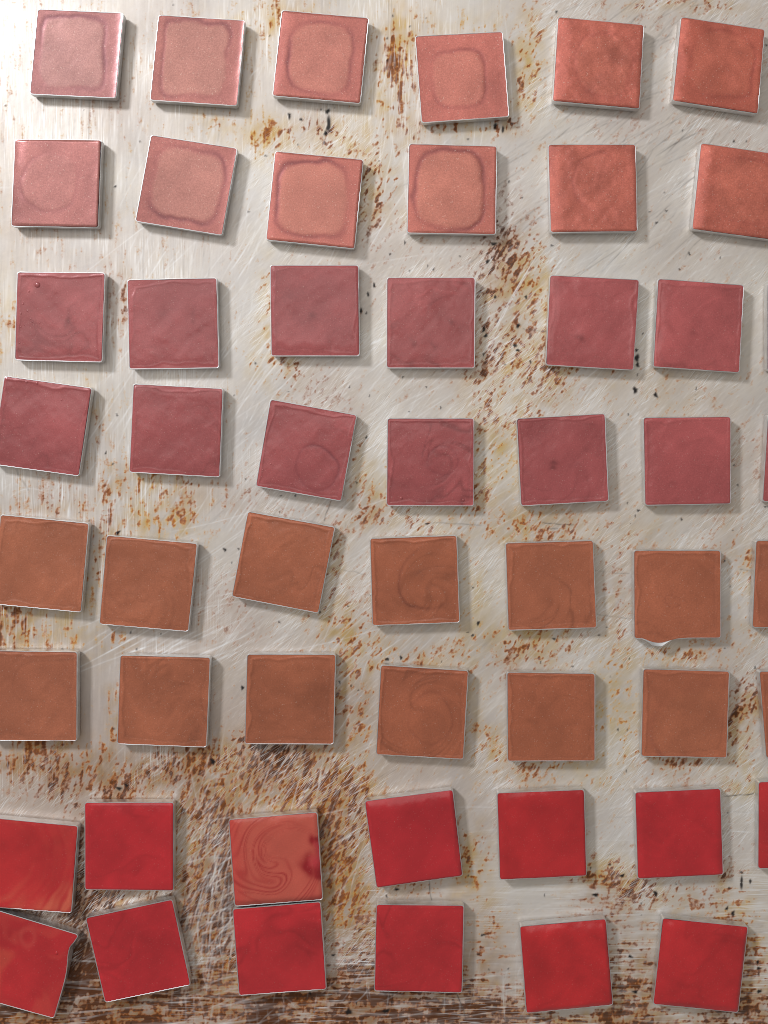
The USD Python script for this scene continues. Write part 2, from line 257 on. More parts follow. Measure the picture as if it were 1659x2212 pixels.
specks(2048, 0, [(1440, 915, 9), (937, 1442, 9), (1150, 1645, 7, 13), (258, 1590, 9), (990, 1245, 6), (65, 1280, 7), (1520, 912, 7), (1650, 290, 8)])
specks(0, 1024, [(728, 1347, 8), (1590, 1445, 7), (1655, 695, 8)])
for _ in range(170):
    SPECK.append((rng.uniform(-100, 1760), rng.uniform(-100, 2300), rng.uniform(.8, 1.7), rng.uniform(.8, 2.2)))
burn = np.zeros(SH, np.float32)
for (x, y, a, b) in SPECK:
    a *= 1.45; b *= 1.45
    c0, c1 = np.searchsorted(gx, [x - 3 * a - 4, x + 3 * a + 4]); r0, r1 = np.searchsorted(gy, [y - 3 * b - 4, y + 3 * b + 4])
    sx = GX[r0:r1, c0:c1]; sy = GY[r0:r1, c0:c1]
    if sx.size:
        ph = rng.uniform(0, 6.28, 3); th = np.arctan2(sy - y, sx - x)
        rr = np.hypot((sx - x) / a, (sy - y) / b) * (1 + .22 * np.sin(2 * th + ph[0]) + .16 * np.sin(3 * th + ph[1]) + .1 * np.sin(5 * th + ph[2]))
        burn[r0:r1, c0:c1] = np.maximum(burn[r0:r1, c0:c1], smooth(1.35, .55, rr) * min(1, .45 + .08 * (a + b)))
wave = gnoise(SH, 110 * rs, 110 * rs, 0, 30) * 0.10e-3
Z = wave - 0.012e-3 * np.clip(scr, 0, 1) - 0.010e-3 * drk + 0.010e-3 * smooth(-.05, .25, rust) + 0.05e-3 * burn + 0.0006e-3 * brush + 0.0006e-3 * sharp + 0.0008e-3 * mottle
Z -= Z.max() + 1e-5                                         # the highest point of the sheet just below z = 0
# the grid that is built: every cell in view, every 8th outside
cx = np.r_[np.arange(0, np.searchsorted(gx, -60), 8), np.arange(np.searchsorted(gx, -60), np.searchsorted(gx, 1719)), np.arange(np.searchsorted(gx, 1719), len(gx), 8)]
cy = np.r_[np.arange(0, np.searchsorted(gy, -60), 8), np.arange(np.searchsorted(gy, -60), np.searchsorted(gy, 2272)), np.arange(np.searchsorted(gy, 2272), len(gy), 8)]
ix = np.ix_(cy, cx)
SX, SY, SZ = wx(GX[ix]), wy(GY[ix]), Z[ix]

sheet_mat = usdkit.material(stage, '/World/Looks/worn_metal', {
    'rust': ('attribute', {'attribute': 'rust'}), 'tone': ('attribute', {'attribute': 'tone'}), 'scr': ('attribute', {'attribute': 'scratch'}),
    'drk': ('attribute', {'attribute': 'gouge'}), 'burn': ('attribute', {'attribute': 'burn'}), 'grs': ('attribute', {'attribute': 'grease'}), 'pat': ('attribute', {'attribute': 'patina'}),
    'tc': ('geometry', {}),
    'n1': ('noise_texture', {'scale': 1500.0, 'detail': 3.0, 'roughness': .65}),
    'n2': ('noise_texture', {'scale': 5200.0, 'detail': 2.0}),
    'n1c': ('map_range', {'from_min': .25, 'from_max': .75, 'to_min': -.22, 'to_max': .22}),
    'radd': ('math', {'math_type': 'add'}),
    'rmask': ('map_range', {'range_type': 'smoothstep', 'from_min': -.17, 'from_max': .42, 'to_min': 0., 'to_max': 1., 'clamp': True}),
    'rthick': ('map_range', {'from_min': -.05, 'from_max': .60, 'to_min': -.36, 'to_max': .40, 'clamp': True}),
    'tsum': ('math', {'math_type': 'add', 'use_clamp': True}),
    'rcol': ('rgb_ramp', {'ramp': [(0, lin(206, 156, 66)), (.2, lin(190, 124, 42)), (.42, lin(166, 92, 26)), (.65, lin(134, 70, 20)), (.85, lin(108, 55, 16)), (1, lin(80, 40, 14))]}),
    'bcol': ('rgb_ramp', {'ramp': [(0, (.43, .408, .388)), (.5, (.615, .575, .535)), (1, (.76, .712, .65))]}),
    'bn': ('math', {'math_type': 'multiply_add', 'value2': .35, 'value3': 0.}),
    'psum': ('math', {'math_type': 'add', 'use_clamp': True}),
    'gcol': ('mix_color', {'blend_type': 'multiply'}), 'gr': ('rgb_ramp', {'ramp': [(0, (.92, .70, .28)), (.35, (.86, .66, .38)), (.7, (.70, .52, .36)), (1, (.55, .40, .28))]}), 'ox': ('attribute', {'attribute': 'oxide'}), 'ocol': ('mix_color', {'blend_type': 'multiply', 'b': (.84, .735, .68)}),
    'm1': ('mix_color', {'b': (0, 0, 0)}), 'm2': ('mix_color', {'b': (.92, .91, .89)}), 'm3': ('mix_color', {'b': (.10, .085, .075)}), 'm4': ('mix_color', {'b': (.018, .014, .013)}),
    'rv': ('mapping', {'rotation': (0, 0, -1.57080)}), 'sv': ('mapping', {'scale': (80.0, 4600.0, 1.0)}), 'qv': ('noise_texture', {'scale': 1.0, 'detail': 2.5, 'roughness': .6}),
    'lv': ('map_range', {'from_min': .585, 'from_max': .65, 'to_min': 0., 'to_max': 1., 'clamp': True}), 'kv': ('map_range', {'from_min': .39, 'from_max': .31, 'to_min': 0., 'to_max': 1., 'clamp': True}),
    'Lv': ('math', {'math_type': 'multiply'}), 'Kv': ('math', {'math_type': 'multiply'}),
    'rh': ('mapping', {'rotation': (0, 0, -0.01745)}), 'sh': ('mapping', {'scale': (80.0, 4600.0, 1.0)}), 'qh': ('noise_texture', {'scale': 1.0, 'detail': 2.5, 'roughness': .6}),
    'lh': ('map_range', {'from_min': .585, 'from_max': .65, 'to_min': 0., 'to_max': 1., 'clamp': True}), 'kh': ('map_range', {'from_min': .39, 'from_max': .31, 'to_min': 0., 'to_max': 1., 'clamp': True}),
    'Lh': ('math', {'math_type': 'multiply'}), 'Kh': ('math', {'math_type': 'multiply'}),
    'rd1': ('mapping', {'rotation': (0, 0, -0.94248)}), 'sd1': ('mapping', {'scale': (100.0, 4600.0, 1.0)}), 'qd1': ('noise_texture', {'scale': 1.0, 'detail': 2.5, 'roughness': .6}),
    'ld1': ('map_range', {'from_min': .585, 'from_max': .65, 'to_min': 0., 'to_max': 1., 'clamp': True}), 'kd1': ('map_range', {'from_min': .39, 'from_max': .31, 'to_min': 0., 'to_max': 1., 'clamp': True}),
    'Ld1': ('math', {'math_type': 'multiply'}), 'Kd1': ('math', {'math_type': 'multiply'}),
    'rd2': ('mapping', {'rotation': (0, 0, -0.57596)}), 'sd2': ('mapping', {'scale': (110.0, 4600.0, 1.0)}), 'qd2': ('noise_texture', {'scale': 1.0, 'detail': 2.5, 'roughness': .6}),
    'ld2': ('map_range', {'from_min': .585, 'from_max': .65, 'to_min': 0., 'to_max': 1., 'clamp': True}), 'kd2': ('map_range', {'from_min': .39, 'from_max': .31, 'to_min': 0., 'to_max': 1., 'clamp': True}),
    'Ld2': ('math', {'math_type': 'multiply'}), 'Kd2': ('math', {'math_type': 'multiply'}),
    'av': ('attribute', {'attribute': 'wv'}), 'ah': ('attribute', {'attribute': 'wh'}), 'ad': ('attribute', {'attribute': 'wd'}), 'ag': ('attribute', {'attribute': 'gate'}),
    'La': ('math', {'math_type': 'add'}), 'Lb': ('math', {'math_type': 'add'}), 'Lc': ('math', {'math_type': 'add'}), 'Lg': ('math', {'math_type': 'multiply'}), 'Lf': ('math', {'math_type': 'multiply', 'value2': 0.62, 'use_clamp': True}),
    'Ka': ('math', {'math_type': 'add'}), 'Kb': ('math', {'math_type': 'add'}), 'Kc': ('math', {'math_type': 'add'}), 'Kg': ('math', {'math_type': 'multiply'}), 'Kf': ('math', {'math_type': 'multiply', 'value2': 0.34, 'use_clamp': True}),
    'm0': ('mix_color', {'b': (.90, .89, .87)}), 'm00': ('mix_color', {'b': (.24, .225, .22)}),
    'sfac': ('math', {'math_type': 'multiply', 'value2': .8, 'use_clamp': True}), 'dfac': ('math', {'math_type': 'multiply', 'value2': .75, 'use_clamp': True}),
    'rgain': ('math', {'math_type': 'multiply', 'value2': .92}),
    'met': ('map_range', {'from_min': 0., 'from_max': 1., 'to_min': .29, 'to_max': 0.}),
    'rough': ('map_range', {'from_min': 0., 'from_max': 1., 'to_min': .39, 'to_max': .55}),
    'bmp': ('bump', {'strength': .10, 'distance': .00010}),
    'sl': ('map_range', {'from_min': 0., 'from_max': 1., 'to_min': .45, 'to_max': .12}), 'p': ('principled_bsdf', {}),
}, [('tc.position', 'n1.vector'), ('tc.position', 'n2.vector'), ('n1.fac', 'n1c.value'), ('rust.fac', 'radd.value1'), ('n1c.result', 'radd.value2'),
    ('radd.value', 'rmask.value'), ('radd.value', 'rthick.value'), ('tone.fac', 'tsum.value1'), ('rthick.result', 'tsum.value2'), ('tsum.value', 'rcol.fac'),
    ('n2.fac', 'bn.value1'), ('bn.value', 'psum.value1'), ('pat.fac', 'psum.value2'), ('psum.value', 'bcol.fac'),
    ('bcol.color', 'ocol.a'), ('ox.fac', 'ocol.fac'), ('ocol.result', 'gcol.a'), ('tone.fac', 'gr.fac'), ('gr.color', 'gcol.b'), ('grs.fac', 'gcol.fac'), ('gcol.result', 'm1.a'), ('rcol.color', 'm1.b'), ('rmask.result', 'rgain.value1'), ('rgain.value', 'm1.fac'),
    ('m1.result', 'm00.a'), ('Kf.value', 'm00.fac'), ('m00.result', 'm0.a'), ('Lf.value', 'm0.fac'), ('m0.result', 'm2.a'),
    ('tc.position', 'rv.vector'), ('rv.vector', 'sv.vector'), ('sv.vector', 'qv.vector'), ('qv.fac', 'lv.value'), ('qv.fac', 'kv.value'), ('lv.result', 'Lv.value1'), ('av.fac', 'Lv.value2'), ('kv.result', 'Kv.value1'), ('av.fac', 'Kv.value2'),
    ('tc.position', 'rh.vector'), ('rh.vector', 'sh.vector'), ('sh.vector', 'qh.vector'), ('qh.fac', 'lh.value'), ('qh.fac', 'kh.value'), ('lh.result', 'Lh.value1'), ('ah.fac', 'Lh.value2'), ('kh.result', 'Kh.value1'), ('ah.fac', 'Kh.value2'),
    ('tc.position', 'rd1.vector'), ('rd1.vector', 'sd1.vector'), ('sd1.vector', 'qd1.vector'), ('qd1.fac', 'ld1.value'), ('qd1.fac', 'kd1.value'), ('ld1.result', 'Ld1.value1'), ('ad.fac', 'Ld1.value2'), ('kd1.result', 'Kd1.value1'), ('ad.fac', 'Kd1.value2'),
    ('tc.position', 'rd2.vector'), ('rd2.vector', 'sd2.vector'), ('sd2.vector', 'qd2.vector'), ('qd2.fac', 'ld2.value'), ('qd2.fac', 'kd2.value'), ('ld2.result', 'Ld2.value1'), ('ad.fac', 'Ld2.value2'), ('kd2.result', 'Kd2.value1'), ('ad.fac', 'Kd2.value2'),
    ('Lv.value', 'La.value1'), ('Lh.value', 'La.value2'), ('Ld1.value', 'Lb.value1'), ('Ld2.value', 'Lb.value2'), ('La.value', 'Lc.value1'), ('Lb.value', 'Lc.value2'), ('Lc.value', 'Lg.value1'), ('ag.fac', 'Lg.value2'), ('Lg.value', 'Lf.value1'),
    ('Kv.value', 'Ka.value1'), ('Kh.value', 'Ka.value2'), ('Kd1.value', 'Kb.value1'), ('Kd2.value', 'Kb.value2'), ('Ka.value', 'Kc.value1'), ('Kb.value', 'Kc.value2'), ('Kc.value', 'Kg.value1'), ('ag.fac', 'Kg.value2'), ('Kg.value', 'Kf.value1'),
 ('scr.fac', 'sfac.value1'), ('sfac.value', 'm2.fac'), ('m2.result', 'm3.a'), ('drk.fac', 'dfac.value1'), ('dfac.value', 'm3.fac'),
    ('m3.result', 'm4.a'), ('burn.fac', 'm4.fac'), ('m4.result', 'p.base_color'),
    ('rmask.result', 'sl.value'), ('sl.result', 'p.specular_ior_level'), ('rmask.result', 'met.value'), ('met.result', 'p.metallic'), ('rmask.result', 'rough.value'), ('rough.result', 'p.roughness'), ('n1.fac', 'bmp.height'), ('bmp.normal', 'p.normal')], surface='p.BSDF')

sheet = UsdGeom.Xform.Define(stage, '/World/baking_sheet').GetPrim()
tag(sheet, 'worn scratched aluminium baking sheet with brown burnt-on stains, under all the pans', 'baking sheet')
patina = np.clip(  .40 + .16 * patch * .6 + .03 * brush2 + .02 * mottle + .02 * brush + .03 * sharp + .14 * smooth(0, 1200, GX), 0, 1)
a = lambda q: q[ix].ravel()
top_f = grid_faces(len(cy), len(cx))
nr, nc = len(cy), len(cx)
vid = np.arange(nr * nc).reshape(nr, nc)
add_mesh('/World/baking_sheet/sheet_surface', np.stack([SX, SY, SZ], -1).reshape(-1, 3), top_f, sheet_mat, grid_normals(SX, SY, SZ),
         wv=a(w_v), wd=a(np.clip(w_d + w_st, 0, 1)), wh=a(w_h), gate=a(np.clip(.12 + 1.35 * smooth(-.3, 1.5, patch + .35 * low2 + .9 * np.exp(-((GX - 120) / 180) ** 2 - ((GY - 280) / 260) ** 2) + .6 * np.exp(-((GX - 700) / 300) ** 2 - ((GY - 950) / 260) ** 2)), 0, 1.6)), oxide=a(np.clip(.85 * smooth(1250, 700, GX + 60 * lowx) * smooth(1150, 1750, GY + 40 * lowy) + .22 + .10 * low, 0, 1)), rust=a(rust), tone=a(tone), scratch=a(scr), gouge=a(drk), burn=a(burn), grease=a(grease), patina=a(patina))

# ---------------------------------------------------------------- materials of the pans
tin_mat = usdkit.material(stage, '/World/Looks/tin', {
    'tc': ('texture_coordinate', {}), 'mp': ('mapping', {'scale': (1.0, 1.0, 2.0)}), 'n': ('noise_texture', {'scale': 260.0, 'detail': 2.0}),
    'r': ('map_range', {'from_min': .3, 'from_max': .7, 'to_min': .38, 'to_max': .46}), 'c': ('rgb_ramp', {'ramp': [(.3, (.64, .64, .64)), (.7, (.82, .82, .82))]}),
    'b': ('bump', {'strength': .08, 'distance': .00008}), 'p': ('principled_bsdf', {'metallic': 1.0})},
    [('tc.object', 'mp.vector'), ('mp.vector', 'n.vector'), ('n.fac', 'r.value'), ('n.fac', 'c.fac'), ('c.color', 'p.base_color'), ('r.result', 'p.roughness'), ('n.fac', 'b.height'), ('b.normal', 'p.normal')], surface='p.BSDF')


def cream_material(name, rough, metallic, spec, tint, sparkle, bump, fine, coat, grain):
    return usdkit.material(stage, '/World/Looks/' + name, {
        'col': ('attribute', {'attribute': 'tint'}), 'tc': ('geometry', {}),
        'n': ('noise_texture', {'scale': fine, 'detail': 2.0, 'roughness': .7}), 'n3': ('noise_texture', {'scale': 900.0, 'detail': 3.0}),
        'v': ('voronoi_texture', {'scale': 5200.0}), 'vb': ('rgb_to_bw', {}), 'vr': ('map_range', {'from_min': .88, 'from_max': 1.0, 'to_min': 0., 'to_max': sparkle, 'clamp': True}),
        'g': ('map_range', {'from_min': .25, 'from_max': .75, 'to_min': 1 - grain, 'to_max': 1 + grain}),
        'mul': ('mix_color', {'blend_type': 'multiply', 'fac': 1.0, 'use_clamp': False}), 'sp': ('mix_color', {'b': (1.0, .80, .66)}),
        'hs': ('math', {'math_type': 'multiply_add', 'value2': 1.0}), 'b': ('bump', {'strength': bump, 'distance': .00006}),
        'p': ('principled_bsdf', {'roughness': rough, 'metallic': metallic, 'specular_ior_level': spec, 'specular_tint': tint, 'coat_weight': coat, 'coat_roughness': .16, 'coat_tint': (1, 1, 1)})},
        [('tc.position', 'n.vector'), ('tc.position', 'n3.vector'), ('tc.position', 'v.vector'), ('v.color', 'vb.color'), ('vb.val', 'vr.value'), ('n.fac', 'g.value'), ('col.color', 'mul.a'), ('g.result', 'mul.b'),
         ('mul.result', 'sp.a'), ('vr.result', 'sp.fac'), ('sp.result', 'p.base_color'), ('n3.fac', 'hs.value1'), ('n.fac', 'hs.value3'), ('hs.value', 'b.height'), ('b.normal', 'p.normal')], surface='p.BSDF')


CREAM = {
    'shimmer': cream_material('shimmer_cream', .27, .25, .6, (1.0, .66, .80), .6, .16, 2700.0, .0, .24),
    'mauve': cream_material('mauve_cream', .28, .06, .45, (1, .92, .92), .25, .36, 3000.0, .3, .17),
    'brown': cream_material('brown_cream', .30, .10, .40, (1, .92, .88), .3, .36, 3000.0, .25, .17),
    'red': cream_material('red_cream', .25, .0, .50, (1, .92, .92), .10, .20, 3400.0, .25, .10)}

# ---------------------------------------------------------------- the pans
NG = 80
uu = (np.arange(NG) + 0.0) / (NG - 1)
uu = 0.5 - 0.5 * np.cos(np.pi * uu) * .55 - .5 * .45 * (1 - 2 * uu)      # denser near the edges
UU, VV = np.meshgrid(uu, uu)                                              # v runs down the picture


def fbm2(u, v, seed, scale, octs=4):
    r = np.random.default_rng(seed); out = 0; amp = 1; tot = 0
    for o in range(octs):
        nset = 64
        tab = r.standard_normal((nset, nset))
        out = out + amp * map_coordinates(tab, [(v * scale) % nset, (u * scale) % nset], order=3, mode='grid-wrap')
        tot += amp; amp *= .5; scale = scale * 2.0
    return out / tot * 1.6


def swirled(u, v, seed, c, turn, size, stretch=1.0):
    """coordinates stirred about c"""
    du, dv = u - c[0], (v - c[1]) * stretch
    r = np.hypot(du, dv); a = turn * np.exp(-(r / size) ** 2)
    return c[0] + du * np.cos(a) - dv * np.sin(a), c[1] + du * np.sin(a) + dv * np.cos(a)


def ridge(x, w):
    return np.exp(-(x / w) ** 2)


FAM = {
    'shimmer': (lin(182, 110, 97), 'shimmering rose and coral cream pans'),
    'mauve': (lin(160, 82, 81), 'matte mauve cream pans'),
    'brown': (lin(167, 97, 70), 'terracotta brown cream pans'),
    'red': (lin(181, 38, 43), 'bright red cream pans')}


def unproject(q):
    """plan points of a rim, as seen by the lens, to metres at the rim's height"""
    q = np.asarray(q, float)
    k = (DIST - TIN_H) / DIST
    return np.stack([wx(NX + (q[:, 0] - NX) * k), wy(NY + (q[:, 1] - NY) * k)], -1)


def outline(r, n=5):
    """a square with rounded corners in (u, v), r the corner radius, counter-clockwise seen from above"""
    pts = []
    for (cu, cv, a0) in ((1 - r, 1 - r, 0), (r, 1 - r, 90), (r, r, 180), (1 - r, r, 270)):
        for k in range(n):
            t = math.radians(a0 + 90 * k / (n - 1))
            pts.append((cu + r * math.cos(t), cv + r * math.sin(t)))
        # a run of points along the following side
        nxt = {0: (r, 1), 90: (0, r), 180: (1 - r, 0), 270: (1, 1 - r)}[a0]
        p = pts[-1]
        for k in range(1, 16):
            pts.append((p[0] + (nxt[0] - p[0]) * k / 16, p[1] + (nxt[1] - p[1]) * k / 16))
    return np.array(pts)


def pan(quad, fam, label, seed, hue=(1, 1, 1), ring=None, stir=None, lip=(0, 0, 0, 0), band=0.0, wear=0.0, dents=(), bulge=None, special=None, bubbles=(), low=0.14e-3, dome=0.0, mottle=0.03):
    """quad: rim corners in the picture, top left, top right, bottom right, bottom left, in photo pixels"""
    r = np.random.default_rng(seed)
    C = unproject(np.array(quad, float) / 1.85172)
    base = C.mean(0)
    C = C - base

    def place(u, v, out=0.0, z=1.0):
        """(u, v) to metres in the pan's own frame; dents move the walls near them"""
        u = np.asarray(u, float); v = np.asarray(v, float)
        x = C[0] * ((1 - u) * (1 - v))[..., None] + C[1] * (u * (1 - v))[..., None] + C[2] * (u * v)[..., None] + C[3] * ((1 - u) * v)[..., None]
        for (side, at, wl, wr, depth) in dents:
            pos, dist = (v, 1 - u) if side == 'right' else (v, u) if side == 'left' else (u, 1 - v) if side == 'bottom' else (u, v)
            nrm = {'right': np.array([1, 0]), 'left': np.array([-1, 0]), 'bottom': np.array([0, -1]), 'top': np.array([0, 1])}[side]
            k = np.where(pos < at, np.exp(-((pos - at) / wl) ** 2), np.exp(-((pos - at) / wr) ** 2)) * np.exp(-np.clip(dist, 0, 1) / .16) * depth * (0.35 + 0.65 * z)
            x = x - nrm * k[..., None]
        return x

    side_len = np.linalg.norm(C[1] - C[0])
    mm = 1e-3 / side_len
    root = UsdGeom.Xform.Define(stage, numbered('/World', 'makeup_pan'))
    root.AddTranslateOp().Set(Gf.Vec3d(float(base[0]), float(base[1]), 0.0))
    prim = root.GetPrim(); path = str(prim.GetPath())
    tag(prim, label, 'makeup pan', FAM[fam][1])
    # the tin: profile (inset in mm, height) from under the floor up the wall, over the rim and down inside
    H = TIN_H
    prof = [(0.75, 0.0), (0.42, 0.00008), (0.18, 0.00028), (0.05, 0.00062), (0.0, 0.0011), (0.0, H * .55), (0.0, H - .00016), (0.0, H - .00009), (0.03, H - .00002), (0.10, H), (0.19, H - .00002), (0.23, H - .00008), (0.25, H - .0013)]
    o = outline(0.72 * mm)
    m = len(o)
    rings = []
    for k, (ins, z) in enumerate(prof):
        s = 1 - 2 * ins * mm
        u = .5 + (o[:, 0] - .5) * s; v = .5 + (o[:, 1] - .5) * s
        x = place(u, v, z=z / H)
        zz = np.full(m, z)
        zz += (z / H) ** 6 * 0.03e-3 * fbm2(o[:, 0], o[:, 1], seed + 5, 2.0, 2)
        if bulge and z > H * .4:                       # a piece of the rim flattened outwards
            at, wid, dep = bulge
            g = np.exp(-((u - at) / wid) ** 4) * (v > .9) * (1.0 if ins < .1 else .62 if ins < .17 else .5)
            x[:, 1] -= g * dep * smooth(H * .4, H, np.full(m, z)); zz += g * (.00022 if ins < .1 else -.00010) * (z > H * .8)
        rings.append(np.column_stack([x, zz]))
    v = np.vstack(rings)
    f = []
    idx = np.arange(m)
    for k in range(len(prof) - 1):
        A, B = k * m + idx, (k + 1) * m + idx
        f.append(np.stack([A, B, np.roll(B, -1), np.roll(A, -1)], -1))
    f = np.vstack(f)
    tri = np.vstack([f[:, [0, 1, 2]], f[:, [0, 2, 3]]])
    c = len(v)
    v = np.vstack([v, [0, 0, 0.0]])
    tri = np.vstack([tri, np.stack([np.roll(idx, -1), np.full(m, c), idx], -1)])
    tm = trimesh.Trimesh(v, tri, process=False)
    if tm.volume < 0:
        tm.invert()
    usdkit.mesh(stage, path + '/tin', tm, tin_mat, smooth=40)
    # the cream
    ins = 0.225 * mm
    rc = 0.55 * mm
    u, vv = UU.copy(), VV.copy()
    pu, pv = np.clip(u, rc, 1 - rc), np.clip(vv, rc, 1 - rc)
    d = np.hypot(u - pu, vv - pv); far = d > rc
    sc = np.where(far, rc / np.maximum(d, 1e-9), 1)
    u, vv = pu + (u - pu) * sc, pv + (vv - pv) * sc
    cu, cv = ins + u * (1 - 2 * ins), ins + vv * (1 - 2 * ins)
    xy = place(cu, cv)
    if bulge:
        at, wid, dep = bulge
        xy[..., 1] -= np.exp(-((cu - at) / (wid * 1.4)) ** 2) * dep * .5 * smooth(.86, 1.0, cv)
    wob = (0.017 if band >= .3 else .006) * fbm2(cu, cv, seed + 11, 4.0, 3)
    e = [cv, 1 - cu, 1 - cv, cu]                        # distance from top, right, bottom, left
    e = [q + wob * smooth(0, .06, q) for q in e]
    n0 = fbm2(cu, cv, seed + 1, 2.4, 4)
    z = TIN_H - low + (0.025e-3 if fam == 'shimmer' else 0.065e-3 if fam != 'red' else .05e-3) * n0 + (.006e-3 if fam == 'shimmer' else 0.02e-3) * fbm2(cu, cv, seed + 2, 9.0, 3)
    z = z + dome * (1 - (2 * cu - 1) ** 2) * (1 - (2 * cv - 1) ** 2)
    crown = max(0, -min(lip)) * 3.2e-3                 # a filling that stands proud, rolling off towards some of its sides
    roll = 1.0
    for q, amp in zip(e, lip):
        if amp > 0:
            z = z + amp * 1.7e-3 * np.exp(-q / 0.055)
        w = 0.035 + 0.135 * min(1, max(0, -amp) / max(1e-9, -min(lip)))
        roll = roll * (1 - np.clip(1 - q / w, 0, 1) ** 2)
    z = z + crown * roll
    edge = np.minimum.reduce(e)
    col = np.ones(cu.shape + (3,)) * FAM[fam][0] * np.array(hue)
    dark = 1 + (.09 if fam == 'red' else .06) * n0 + mottle * fbm2(cu, cv, seed + 31, 7.0, 4)
    if mottle > .05:
        z = z + mottle * .55e-3 * fbm2(cu, cv, seed + 32, 7.0, 3)
    if band:
        w0 = 0.036
        z = z + band * 0.10e-3 * np.exp(-((edge - w0) / .012) ** 2) + band * .10e-3 * np.exp(-(edge / .016) ** 2)
        dark = dark * (1 + band * .15 * smooth(w0 + .012, w0 - .006, edge) - band * .12 * ridge(edge - w0 - .018, .016))
    if ring:
        rcx, rcy, hx, hy, pw, st, gold = ring
        wu = cu + .012 * fbm2(cu, cv, seed + 3, 5.0, 3) + .011 * fbm2(cu, cv, seed + 4, 1.6, 2); wv = cv + .012 * fbm2(cu, cv, seed + 6, 5.0, 3) + .011 * fbm2(cu, cv, seed + 7, 1.6, 2)
        rho = (np.abs((wu - rcx) / hx) ** pw + np.abs((wv - rcy) / hy) ** pw) ** (1 / pw)
        line_s = st * (0.75 + .35 * fbm2(cu, cv, seed + 8, 2.0, 2))
        R = ridge(rho - 1, .062) * np.clip(line_s, 0, 1.2)
        inside = smooth(1.0, .86, rho)
        dark = dark * (1 - .40 * R)
        col = col * (1 + gold * inside[..., None] * np.array([.08, .28, .22])) * (1 - R[..., None] * np.array([.02, .06, -.04]))
        z = z - 0.05e-3 * R + .02e-3 * inside
    if stir:
        scx, scy, turn, size, amt, wid = stir
        turn = turn * .5; amt = amt * .85; wid = wid * 1.25
        a, b = swirled(cu, cv, seed, (scx, scy), turn, size)
        a2 = a + .10 * fbm2(a, b, seed + 21, 2.2, 3); b2 = b + .10 * fbm2(a, b, seed + 22, 2.2, 3)
        g = fbm2(a2 * .9, b2 * 1.6, seed + 23, 2.0, 3)
        R = ridge(g - .15, wid) * np.clip(.5 + .8 * fbm2(cu, cv, seed + 24, 1.8, 2), 0, 1.2)
        R2 = ridge(g + .55, wid * 1.2) * np.clip(.4 + .8 * fbm2(cu, cv, seed + 25, 1.8, 2), 0, 1.2)
        dark = dark * (1 - amt * R) * (1 + .6 * amt * R2)
        z = z - 0.05e-3 * amt * R + .05e-3 * amt * R2
        for (bx, by, br, ba) in wear or ():
            th = np.arctan2(cv - by, cu - bx); rr = np.hypot(cu - bx, cv - by) * (1 + .25 * np.sin(2 * th + seed) + .2 * np.sin(3 * th + 2 * seed)) / br
            dark = dark * (1 - ba * ridge(rr, .8) * (1 + .5 * fbm2(cu, cv, seed + 26, 12.0, 2)))
    col = col * dark[..., None]
    if special is not None:
        col, z = special(cu, cv, col, z, seed)
    X, Y = xy[..., 0], xy[..., 1]
    add_mesh(path + '/cream', np.stack([X, Y, z], -1).reshape(-1, 3), grid_faces(NG, NG), CREAM[fam], grid_normals(X, Y, z), tint=np.clip(col, .004, .95).reshape(-1, 3))
    for (bu, bv, br) in bubbles:
        bm = trimesh.creation.icosphere(2, br)
        bm.apply_scale([1, 1, .45])
        q = place(np.array([bu]), np.array([bv]))[0]
        i, j = np.argmin(np.abs(uu - bv)), np.argmin(np.abs(uu - bu))
        bm.apply_translation([q[0], q[1], z[i, j] - br * .08])
        p = add_mesh(numbered(path + '/cream', 'bubble'), bm.vertices, bm.faces, CREAM[fam], bm.vertex_normals, tint=np.tile(np.clip(col[i, j] * 1.05, 0, .9), (len(bm.vertices), 1)))
    return prim


K = 1024 / 1659.0


def cr(ox, oy, *pts):
    return [(x * K + ox, y * K + oy) for x, y in pts]


def red_swirl(cu, cv, col, z, seed):
    """salmon cream with red veins stirred round and dark red pools at the right edge"""
    a, b = swirled(cu, cv, seed, (.52, .52), 3.0, .46)
    a = a + .05 * fbm2(cu, cv, seed + 1, 2.0, 2); b = b + .05 * fbm2(cu, cv, seed + 2, 2.0, 2)
    g = fbm2(a * .45 + .3, b * 1.7, seed + 40, 3.0, 2)
    R = np.clip(ridge(g - .1, .13) + .8 * ridge(g - .8, .15) + .7 * ridge(g + .65, .14) + .5 * ridge(g - 1.3, .15), 0, 1) * np.clip(.75 + .5 * fbm2(cu, cv, seed + 3, 2.0, 2), 0, 1.1)
    salmon, red, deep = lin(192, 86, 70), lin(158, 34, 36), lin(146, 22, 28)
    c = salmon * (1 + .06 * fbm2(cu, cv, seed + 9, 3., 3))[..., None]
    left = smooth(.22, .0, cu) * .6
    c = c * (1 - left[..., None]) + lin(196, 62, 56) * left[..., None]
    k = (.8 * R)[..., None]
    c = c * (1 - k) + red * k
    wu = cu + .05 * fbm2(cu, cv, seed + 5, 4., 3); wv = cv + .05 * fbm2(cu, cv, seed + 6, 4., 3)
    pool = np.maximum(ridge(np.hypot((wu - .93) / .10, (wv - .34) / .10), .8), ridge(np.hypot((wu - .92) / .10, (wv - .64) / .17), .85))
    pool = np.maximum(pool, .85 * smooth(.88, 1.0, wu) * smooth(.25, .32, wv) * smooth(.82, .74, wv))
    k = np.clip(pool * 1.15, 0, 1)[..., None]
    pinkmid = (smooth(.90, .98, wu) * smooth(.33, .42, wv) * smooth(.70, .6, wv))[..., None]
    c = c * (1 - k) + (deep * (1 - pinkmid) + lin(184, 52, 58) * pinkmid) * k
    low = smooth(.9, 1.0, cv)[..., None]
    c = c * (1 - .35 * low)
    return c, z + .06e-3 * R - .05e-3 * pool


